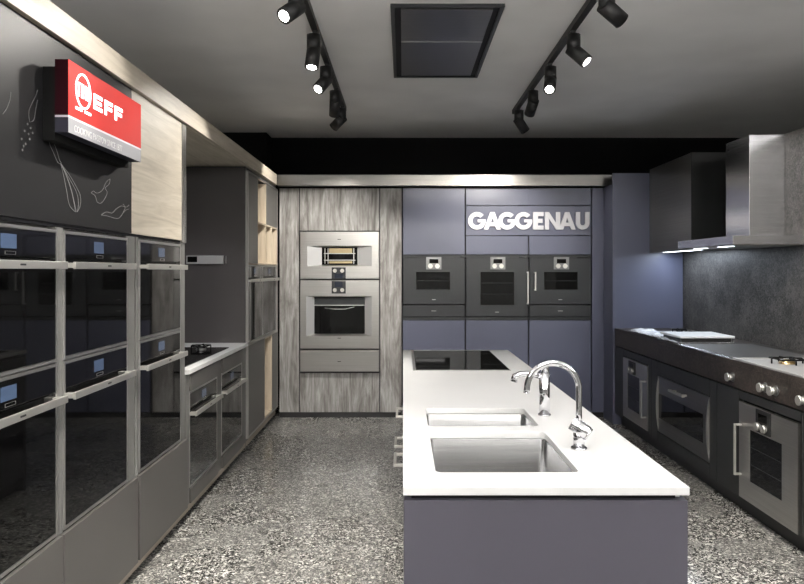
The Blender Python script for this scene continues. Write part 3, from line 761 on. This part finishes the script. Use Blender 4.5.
# things on the stone worktop
HZ = .885
gas_hob((2.19, 5.95, HZ), RIGHT, .56, .32, 'steel gas hob in the far right corner behind the crumpled sheet', [(.15, .14, .030), (.41, .14, .030)], plate='satin', group='gas hobs on the stone worktop')
gas_hob((1.956, 4.08, HZ), RIGHT, .90, .52, 'large steel gas hob with brass burners at the right edge of the photo', [(.22, .20, .046), (.48, .36, .042), (.72, .20, .050)], plate='satin', capm='brass', rim=.012, group='gas hobs on the stone worktop')
td = thing('teppan_cooker', 'flat steel cooker with raised pale lid on the stone worktop', 'cooker', (1.990, 5.33, HZ), RIGHT)
bx('base_frame', (0, .38, 0, .40, 0, .012), 'hood_steel', td, .002); bx('shadow_gap', (.02, .36, .02, .38, .012, .040), 'black', td)
bx('lid', (.0, .38, .0, .40, .040, .056), 'white', td, .004, label='pale flat lid')
pp = B()
for x in (.002, .368): box(pp, x, x+.010, .385, .395, .012, .040)
obj('post', pp, 'chrome', td)
gh = thing('ceramic_hob', 'flat dark hob with steel frame between the lidded cooker and the gas hob', 'hob', (1.956, 4.90, HZ), RIGHT)
bx('steel_frame', (0, .80, 0, .53, 0, .005), 'hood_steel', gh, .001); bx('cooking_surface', (.012, .788, .030, .518, .005, .007), 'ceramic', gh)
# crumpled sheet
b = B(); nx, ny = 46, 14; vs = []
rnd = random.Random(3)
from mathutils import noise
for i in range(nx+1):
    row = []
    for j in range(ny+1):
        u = i/nx; v = j/ny
        y = 5.98 - 1.02*u; x = 1.957 + (.20 if u < .50 else max(.022, .20-(u-.50)*2.4))*v + .010*v*noise.noise(Vector((u*9, v*3, 2)))
        hgt = .003 + .024*(abs(noise.noise(Vector((u*14, v*4, .5))))**.8) + .018*math.exp(-((u-.16)/.10)**2)*math.sin(PI*v)
        if i in (0, nx) or j in (0, ny): hgt = .002 + .006*rnd.random()
        row.append(b.verts.new((x, y, HZ+.007+hgt)))
    vs.append(row)
for i in range(nx):
    for j in range(ny): b.faces.new((vs[i][j], vs[i+1][j], vs[i+1][j+1], vs[i][j+1]))
sh = obj('crumpled_sheet', b, 'film'); tag(sh, 'crumpled pale plastic sheet along the front edge of the stone worktop', 'sheet')
sm = sh.modifiers.new('thick', 'SOLIDIFY'); sm.thickness = .0012; sm.offset = 0

# ------------------------------------------------------------------ hoods and upper cabinet, right side
uc = thing('wall_cabinet', 'dark bronze wall cabinet hanging in the far right corner beside the steel hood', 'cabinet', (2.27, 6.328, 1.575), RIGHT)
bx('body', (0, .905, .020, .305, .012, .765), 'black', uc)
bx('door', (.0, .905, .0, .019, .0, .768), 'dark_steel', uc, .001)
bx('end_panel', (.905, .917, .0, .305, .0, .768), 'right_front', uc)
bx('light_strip', (.05, .86, .10, .16, .004, .012), 'strip_on', uc)

hd = thing('cooker_hood', 'brushed steel chimney hood above the stone worktop', 'hood', (2.10, 5.255, 1.574), RIGHT)
HW = .875
bx('canopy', (0, HW, 0, .478, .006, .062), 'hood_steel', hd, .001)
bx('filter_panel', (.03, HW-.03, .03, .45, .0, .006), 'dark_steel', hd)
ls_ = B()
for x in (.16, .55): box(ls_, x, x+.16, .05, .09, -.002, .0)
obj('hood_lamp', ls_, 'strip_on', hd)
ch = obj('chimney', box(B(), .268, .608, .240, .478, .062, .756), 'hood_steel', hd, .001)
fx = B(); box(fx, .25, .27, .0005, .0, .02, .04); fx.free()

# ceiling hood
cx0, cx1, cy0, cy1 = -.066, .534, 3.60, 4.93
hz = CEIL
hh = thing('ceiling_hood', 'rectangular dark steel extractor panel set in the ceiling', 'hood', ((cx0+cx1)/2, (cy0+cy1)/2, hz-.0492), 0)
a, b_ = (cx1-cx0)/2, (cy1-cy0)/2
f = B(); tf = .020; zb = .032
box(f, -a, -a+tf, -b_, b_, zb, .049); box(f, a-tf, a, -b_, b_, zb, .049); box(f, -a+tf, a-tf, -b_, -b_+tf, zb, .049); box(f, -a+tf, a-tf, b_-tf, b_, zb, .049)
obj('hood_frame', f, 'anthracite', hh, .001)
box_ = B(); box(box_, -a+tf, a-tf, -b_+tf, b_-tf, .046, .049); obj('dark_recess', box_, 'gap', hh)
bx('filter_plate', (-a+.055, a-.055, -b_+.05, -.03-.08, .034, .045), 'plate_steel', hh, .002)
bx('filter_plate', (-a+.055, a-.055, -.022-.08, b_-.05, .034, .045), 'plate_steel', hh, .002)
bx('centre_rail', (-a+.055, a-.055, -.029-.08, -.023-.08, .032, .04), 'trim', hh)

# ------------------------------------------------------------------ island
IW, IY0, IY1, IZ = .677, 1.624, 4.44, .90
isl = thing('island_cabinet', 'violet grey kitchen island body with plain end panel facing the camera', 'kitchen island', (0, 0, 0))
bx('end_panel', (.002, IW-.002, IY0+.006, IY0+.026, .0, .866), 'island', isl, .001)
bx('end_panel', (.002, IW-.002, IY1-.026, IY1-.006, .0, .866), 'island', isl, .001)
bx('recessed_body', (.030, IW-.030, IY0+.05, IY1-.05, .60, .66), 'gap', isl)
bx('side_panel', (IW-.022, IW-.002, IY0+.026, IY1-.026, .08, .866), 'island', isl)
bx('inner_panel', (.022, .030, IY0+.026, IY1-.026, .08, .860), 'gap', isl)
bx('support_rail', (.020, IW-.025, IY0+.024, IY0+.030, .862, .879), 'gap', isl)
bx('support_rail', (IW-.05, IW-.012, IY0+.0305, IY1-.03, .8665, .879), 'white_top', isl)
bx('plinth', (.05, IW-.05, IY0+.05, IY1-.05, 0, .08), 'kick', isl)
dy = [IY0+.028, 2.38, 2.665, 3.20, 3.60, IY1-.028]
hs_ = [None, (2.441, 2.595), (2.70, 2.848), (3.254, 3.455), None]
for i in range(5):
    dr = bx('drawer', (.002, .021, dy[i]+.0015, dy[i+1]-.0015, .085, .862), 'island', isl, .001)
    if hs_[i]:
        y0, y1 = hs_[i]; b = B()
        box(b, -.034, -.024, y0, y1, .714, .726); box(b, -.024, .002, y0, y0+.010, .715, .725); box(b, -.024, .002, y1-.010, y1, .715, .725)
        obj('handle', b, 'handle', dr, .001)
# worktop with two real openings
def rrect(x0, x1, y0, y1, r, n=6):
    out = []
    for cx, cy, a in ((x1-r, y0+r, -PI/2), (x1-r, y1-r, 0), (x0+r, y1-r, PI/2), (x0+r, y0+r, PI)):
        for k in range(n+1): t = a+PI/2*k/n; out.append((cx+r*math.cos(t), cy+r*math.sin(t)))
    return out
tb = B(); box(tb, 0, IW, IY0, IY1, .880, IZ)
top = obj('worktop', tb, 'white_top', None, 0, origin=(0, 0, 0))
bowls = [(.083, .448, 1.744, 2.179, .17), (.083, .448, 2.265, 2.554, .15)]
cuts = []
for x0, x1, y0, y1, dep in bowls:
    c = B(); pts = rrect(x0, x1, y0, y1, .018)
    prism(c, pts, lambda u, v, w_: (u, v, w_), .80, .95)
    co = obj('cutter', c, 'white_top', None, 0, origin=(0, 0, 0)); cuts.append(co)
    md = top.modifiers.new('cut', 'BOOLEAN'); md.object = co; md.operation = 'DIFFERENCE'; md.solver = 'EXACT'
bpy.context.view_layer.update()
nm = bpy.data.meshes.new_from_object(top.evaluated_get(bpy.context.evaluated_depsgraph_get()))
top.modifiers.clear(); top.data = nm; nm.name = 'island_worktop'
for co in cuts: bpy.data.objects.remove(co)
md = top.modifiers.new('bevel', 'BEVEL'); md.width = .0015; md.segments = 2; md.limit_method = 'ANGLE'
top.name = 'worktop'; tag(top, 'white island worktop with two sink cut-outs', 'worktop')
for (x0, x1, y0, y1, dep), lb in zip(bowls, ('larger stainless steel sink bowl nearest the camera', 'smaller stainless steel sink bowl behind the larger one')):
    t = thing('sink_bowl', lb, 'sink', ((x0+x1)/2, (y0+y1)/2, .70), 0, 'undermounted sink bowls of the island')
    cx, cy = (x0+x1)/2, (y0+y1)/2
    prof = [(-.022, .879, .020), (.003, .879, .020), (.003, .876, .020), (.001, .872, .020), (-.004, .879-dep+.03, .022), (-.010, .879-dep+.010, .022), (-.022, .879-dep+.001, .03), (-.05, .879-dep-.002, .03)]
    b = B(); loops = []
    for off, z, r in prof:
        # positive offset = outwards
        if off == -.022 and z > .87: off = .022
        loops.append([b.verts.new((px-cx, py-cy, z-.70)) for px, py in rrect(x0-off, x1+off, y0-off, y1+off, r+max(off, 0), 6)])
    for la, lb2 in zip(loops, loops[1:]):
        n = len(la)
        for k in range(n): f = b.faces.new((la[k], la[(k+1)%n], lb2[(k+1)%n], lb2[k])); f.smooth = True
    b.faces.new(loops[-1])
    bowl = obj('bowl', b, 'sink', t); sm = bowl.modifiers.new('thick', 'SOLIDIFY'); sm.thickness = .0012; sm.offset = -1
    b = B(); zc = .879-dep-.002-.70
    cyl(b, (0, 0, zc+.001), (0, 0, zc+.004), .045, .043); cyl(b, (0, 0, zc+.004), (0, 0, zc+.007), .030, .028); obj('drain', b, 'chrome', t)
# induction cooktop
ic = thing('induction_cooktop', 'black glass cooktop flush in the far end of the white island worktop', 'cooktop', (.052, 3.516, IZ), 0)
bx('steel_frame', (0, .500, 0, .850, 0, .003), 'trim', ic); bx('glass_plate', (.014, .494, .006, .844, .003, .0055), 'glass_black', ic, .001)
# taps
t1 = thing('kitchen_tap', 'chrome tap with high round spout beside the larger sink bowl', 'tap', (.504, 1.971, IZ), 0, 'chrome taps on the island')
b = B(); cyl(b, (0,0,0), (0,0,.006), .024, .022, 32); cyl(b, (0,0,.006), (0,0,.060), .0165, .0165, 24); obj('tap_body', b, 'chrome', t1)
b = B(); cyl(b, (-.018, .008, .074), (.022, -.010, .046), .021, .021, 32); jb = obj('mixer_barrel', b, 'chrome', t1, .002)
b = B(); cyl(b, (.0225, -.0102, .0457), (.027, -.0125, .0425), .020, .018, 32); obj('end_cap', b, 'chrome', jb)
b = B(); pts = [(0, 0, .065), (0, 0, .10), (0, 0, .135)] + [( -.0745+.0745*math.cos(PI*i/20), 0, .172+.0745*math.sin(PI*i/20)) for i in range(0, 21)] + [(-.151, 0, .160)]
tube(b, pts, .0088, 20); obj('spout', b, 'chrome', t1)
b = B(); cyl(b, (.020, 0, .0008), (.042, 0, .0008), .0, .0) if False else None; b.free()
t2 = thing('kitchen_tap', 'chrome tap with straight column and short side spout beside the smaller sink bowl', 'tap', (.500, 2.432, IZ), 0, 'chrome taps on the island')
b = B(); cyl(b, (0,0,0), (0,0,.005), .023, .022, 32); cyl(b, (0,0,.005), (0,0,.150), .0190, .0190, 32); obj('tap_body', b, 'chrome', t2)
b = B(); cyl(b, (.003,0,.150), (.003,0,.188), .0135, .0135, 24); tube(b, [(.006, 0, .17), (.012, -.02, .183)], .004, 8); obj('lever', b, 'chrome', t2)
b = B(); tube(b, [(-.010, 0, .138), (-.045, -.004, .146), (-.085, -.006, .146), (-.105, -.007, .138), (-.110, -.007, .120)], [.012, .011, .011, .012, .013], 18); obj('spout', b, 'chrome', t2)

# ------------------------------------------------------------------ track lights
def track(x, y0, y1, label):
    t = thing('ceiling_track', label, 'track', (x, (y0+y1)/2, CEIL), 0, 'lighting tracks')
    L = (y1-y0)/2
    bx('track_rail', (-.018, .018, -L, L, -.036, -.001), 'black', t)
    return t
TXL, TXR = -.50, .965
track(TXL, -2.6, 5.86, 'black lighting track on the ceiling left of the extractor panel')
track(TXR, -2.6, 5.98, 'black lighting track on the ceiling right of the extractor panel')
def spot(x, y, aim, power, label, group='track spotlights', lens_on=True, size=42, blend=.7, side=.0, col=(1, .95, .88), hang=.135):
    t = thing('track_spotlight', label, 'spotlight', (x, y, CEIL-.037), 0, group)
    r = .039
    b = B(); box(b, -.014, .014, -.04, .04, -.012, .0); cyl(b, (side*.012, 0, -.012), (side*.012, 0, -hang+.03), r, r, 28); obj('driver_housing', b, 'black', t)
    piv = Vector((side*.012, 0, -hang+.035))
    A = Vector(aim) - (Vector(t.location)+piv); A.normalize()
    # the head hinges below the housing
    p0 = piv - A*.025; p1 = piv + A*.105
    b = B(); cyl(b, p0, p1, r*1.02, r*1.02, 28); hdx = obj('lamp_head', b, 'black', t)
    b = B(); cyl(b, p1-A*.002, p1+A*.002, r*.70, r*.70, 28); obj('lamp_lens', b, 'lamp_on', hdx)
    L = bpy.data.lights.new('spot_lamp', 'SPOT'); L.energy = power; L.spot_size = R(size); L.spot_blend = blend; L.color = col; L.shadow_soft_size = .03
    lo = bpy.data.objects.new('spot_lamp', L); C.objects.link(lo); lo.parent = t
    lo.location = p1 + A*.006; lo.rotation_euler = A.to_track_quat('-Z', 'Y').to_euler()
    return t
spot(TXL, 3.30, (-1.18, 2.35, 1.75), 44, 'black spotlight nearest the camera on the left track, lamp glowing', side=-1, size=70)
spot(TXL, 3.94, (-.75, 3.4, 0.0), 130, 'second black spotlight from the camera on the left track, tilted to the camera', side=-1, size=70)
spot(TXL, 4.56, (-1.21, 3.6, 1.5), 95, 'third black spotlight from the camera on the left track, tilted to the left', side=-1, size=70)
spot(TXL, 5.17, (-.75, 6.62, 1.15), 150, 'upright black spotlight second from the far end of the left track', side=-1, size=70)
spot(TXL, 5.72, (-1.21, 6.2, 2.1), 45, 'black spotlight at the far end of the left track, tilted to the left', side=-1, size=60)
spot(TXR, 3.30, (2.58, 4.0, 1.7), 130, 'black spotlight nearest the camera on the right track, head turned away', side=1, size=66)
spot(TXR, 3.94, (2.3, 3.3, 1.2), 120, 'black spotlight with visible lamp tilted right on the right track', side=1, size=66)
spot(TXR, 4.56, (.50, 3.0, .9), 55, 'black spotlight glowing brightly in the middle of the right track', side=1, size=66)
spot(TXR, 5.17, (.75, 6.62, 1.5), 175, 'upright black spotlight second from the far end of the right track', side=1, size=72)
spot(TXR, 5.80, (1.9, 6.33, 1.5), 30, 'black spotlight at the far end of the right track, tilted right', side=1, size=66)
for x, y, r, s_, e in [(TXL, 2.7, (-1.21, 1.9, 1.5), 60, 60), (TXR, 2.7, (1.9, 3.6, 0), 50, 110), (TXL, 1.2, (-.85, 2.4, .0), 55, 130), (TXR, 1.2, (1.9, 2.9, 0), 50, 120),
                       (TXL, .0, (-.80, 3.8, .0), 36, 200), (TXR, 0, (1.75, 4.0, .0), 38, 170), (TXL, -1.2, (-.65, 5.0, .0), 34, 230), (TXR, -1.2, (.65, 6.4, 1.3), 26, 280)]:  # unseen spots added to lift the overall brightness
    spot(x, y, r, e, 'unseen black spotlight added on the ceiling track above or behind the camera', group='added spotlights above the camera', size=s_)

DOWN, UPL = 12, 62
def area(name, loc, sx, sy, rot, e, col=(1,1,1), spread=None):
    L = bpy.data.lights.new(name, 'AREA'); L.shape = 'RECTANGLE'; L.size = sx; L.size_y = sy; L.energy = e; L.color = col
    if spread: L.spread = spread
    o = bpy.data.objects.new(name, L); C.objects.link(o); o.location = loc; o.rotation_euler = rot
    return o
# unseen suspended lights added to brighten the ceiling and the room
def added_pendant(x, y, sx, sy, down, up):
    t = thing('added_suspended_light', 'unseen flat suspended light added above or behind the camera', 'ceiling light', (x, y, 2.42), 0, 'unseen suspended lights added for brightness')
    f = B(); a, b_ = sx/2, sy/2
    box(f, -a-.02, a+.02, -b_-.02, -b_, 0, .04); box(f, -a-.02, a+.02, b_, b_+.02, 0, .04); box(f, -a-.02, -a, -b_, b_, 0, .04); box(f, a, a+.02, -b_, b_, 0, .04)
    obj('housing', f, 'black', t)
    bx('diffuser', (-a, a, -b_, b_, .006, .034), 'added_panel_on', t)
    c = B()
    for u in (-a, a):
        for v in (-b_, b_): cyl(c, (u, v, .04), (u, v, CEIL-2.42-.002), .0015, n=6)
    obj('suspension_wire', c, 'black', t)
    area('added_panel_light', (x, y, 2.424), sx, sy, (0, 0, 0), down, (1, .97, .94))
    area('added_panel_uplight', (x, y, 2.462), sx, sy, (PI, 0, 0), up, (1, .98, .96))
for y in (-2.4, -.5, 1.4):
    for x in (-2.3, .34, 2.9): added_pendant(x, y, 1.2, .3, DOWN, UPL)

# hood and cabinet work lights
area('hood_lamp_light', (2.17, 4.86, 1.568), .12, .7, (0, 0, 0), 3.5, (.84, .92, 1))
area('cabinet_strip_light', (2.40, 5.88, 1.574), .06, .7, (0, 0, 0), 5, (.76, .86, 1))

# world: pale blue background; the room is closed and has no windows
wd_ = bpy.data.worlds.new('world'); sc.world = wd_; wd_.use_nodes = True
bg = wd_.node_tree.nodes['Background']; bg.inputs[0].default_value = (.8, .88, 1, 1); bg.inputs[1].default_value = 1.0

# ------------------------------------------------------------------ camera
cam = bpy.data.cameras.new('camera'); cam.sensor_width = 36; cam.lens = 688*36/804
cam.shift_x = -1/804; cam.shift_y = -21/804
co = bpy.data.objects.new('camera', cam); C.objects.link(co); co.location = (0, 0, 1.41); co.rotation_euler = (PI/2, 0, 0)
sc.camera = co
vs_ = sc.view_settings; vs_.view_transform = 'Standard'; vs_.look = 'None'; vs_.gamma = 1; vs_.use_curve_mapping = False; vs_.exposure = 0.35
sc.cycles.use_denoising = True
sc.cycles.max_bounces = 8; sc.cycles.sample_clamp_indirect = 6
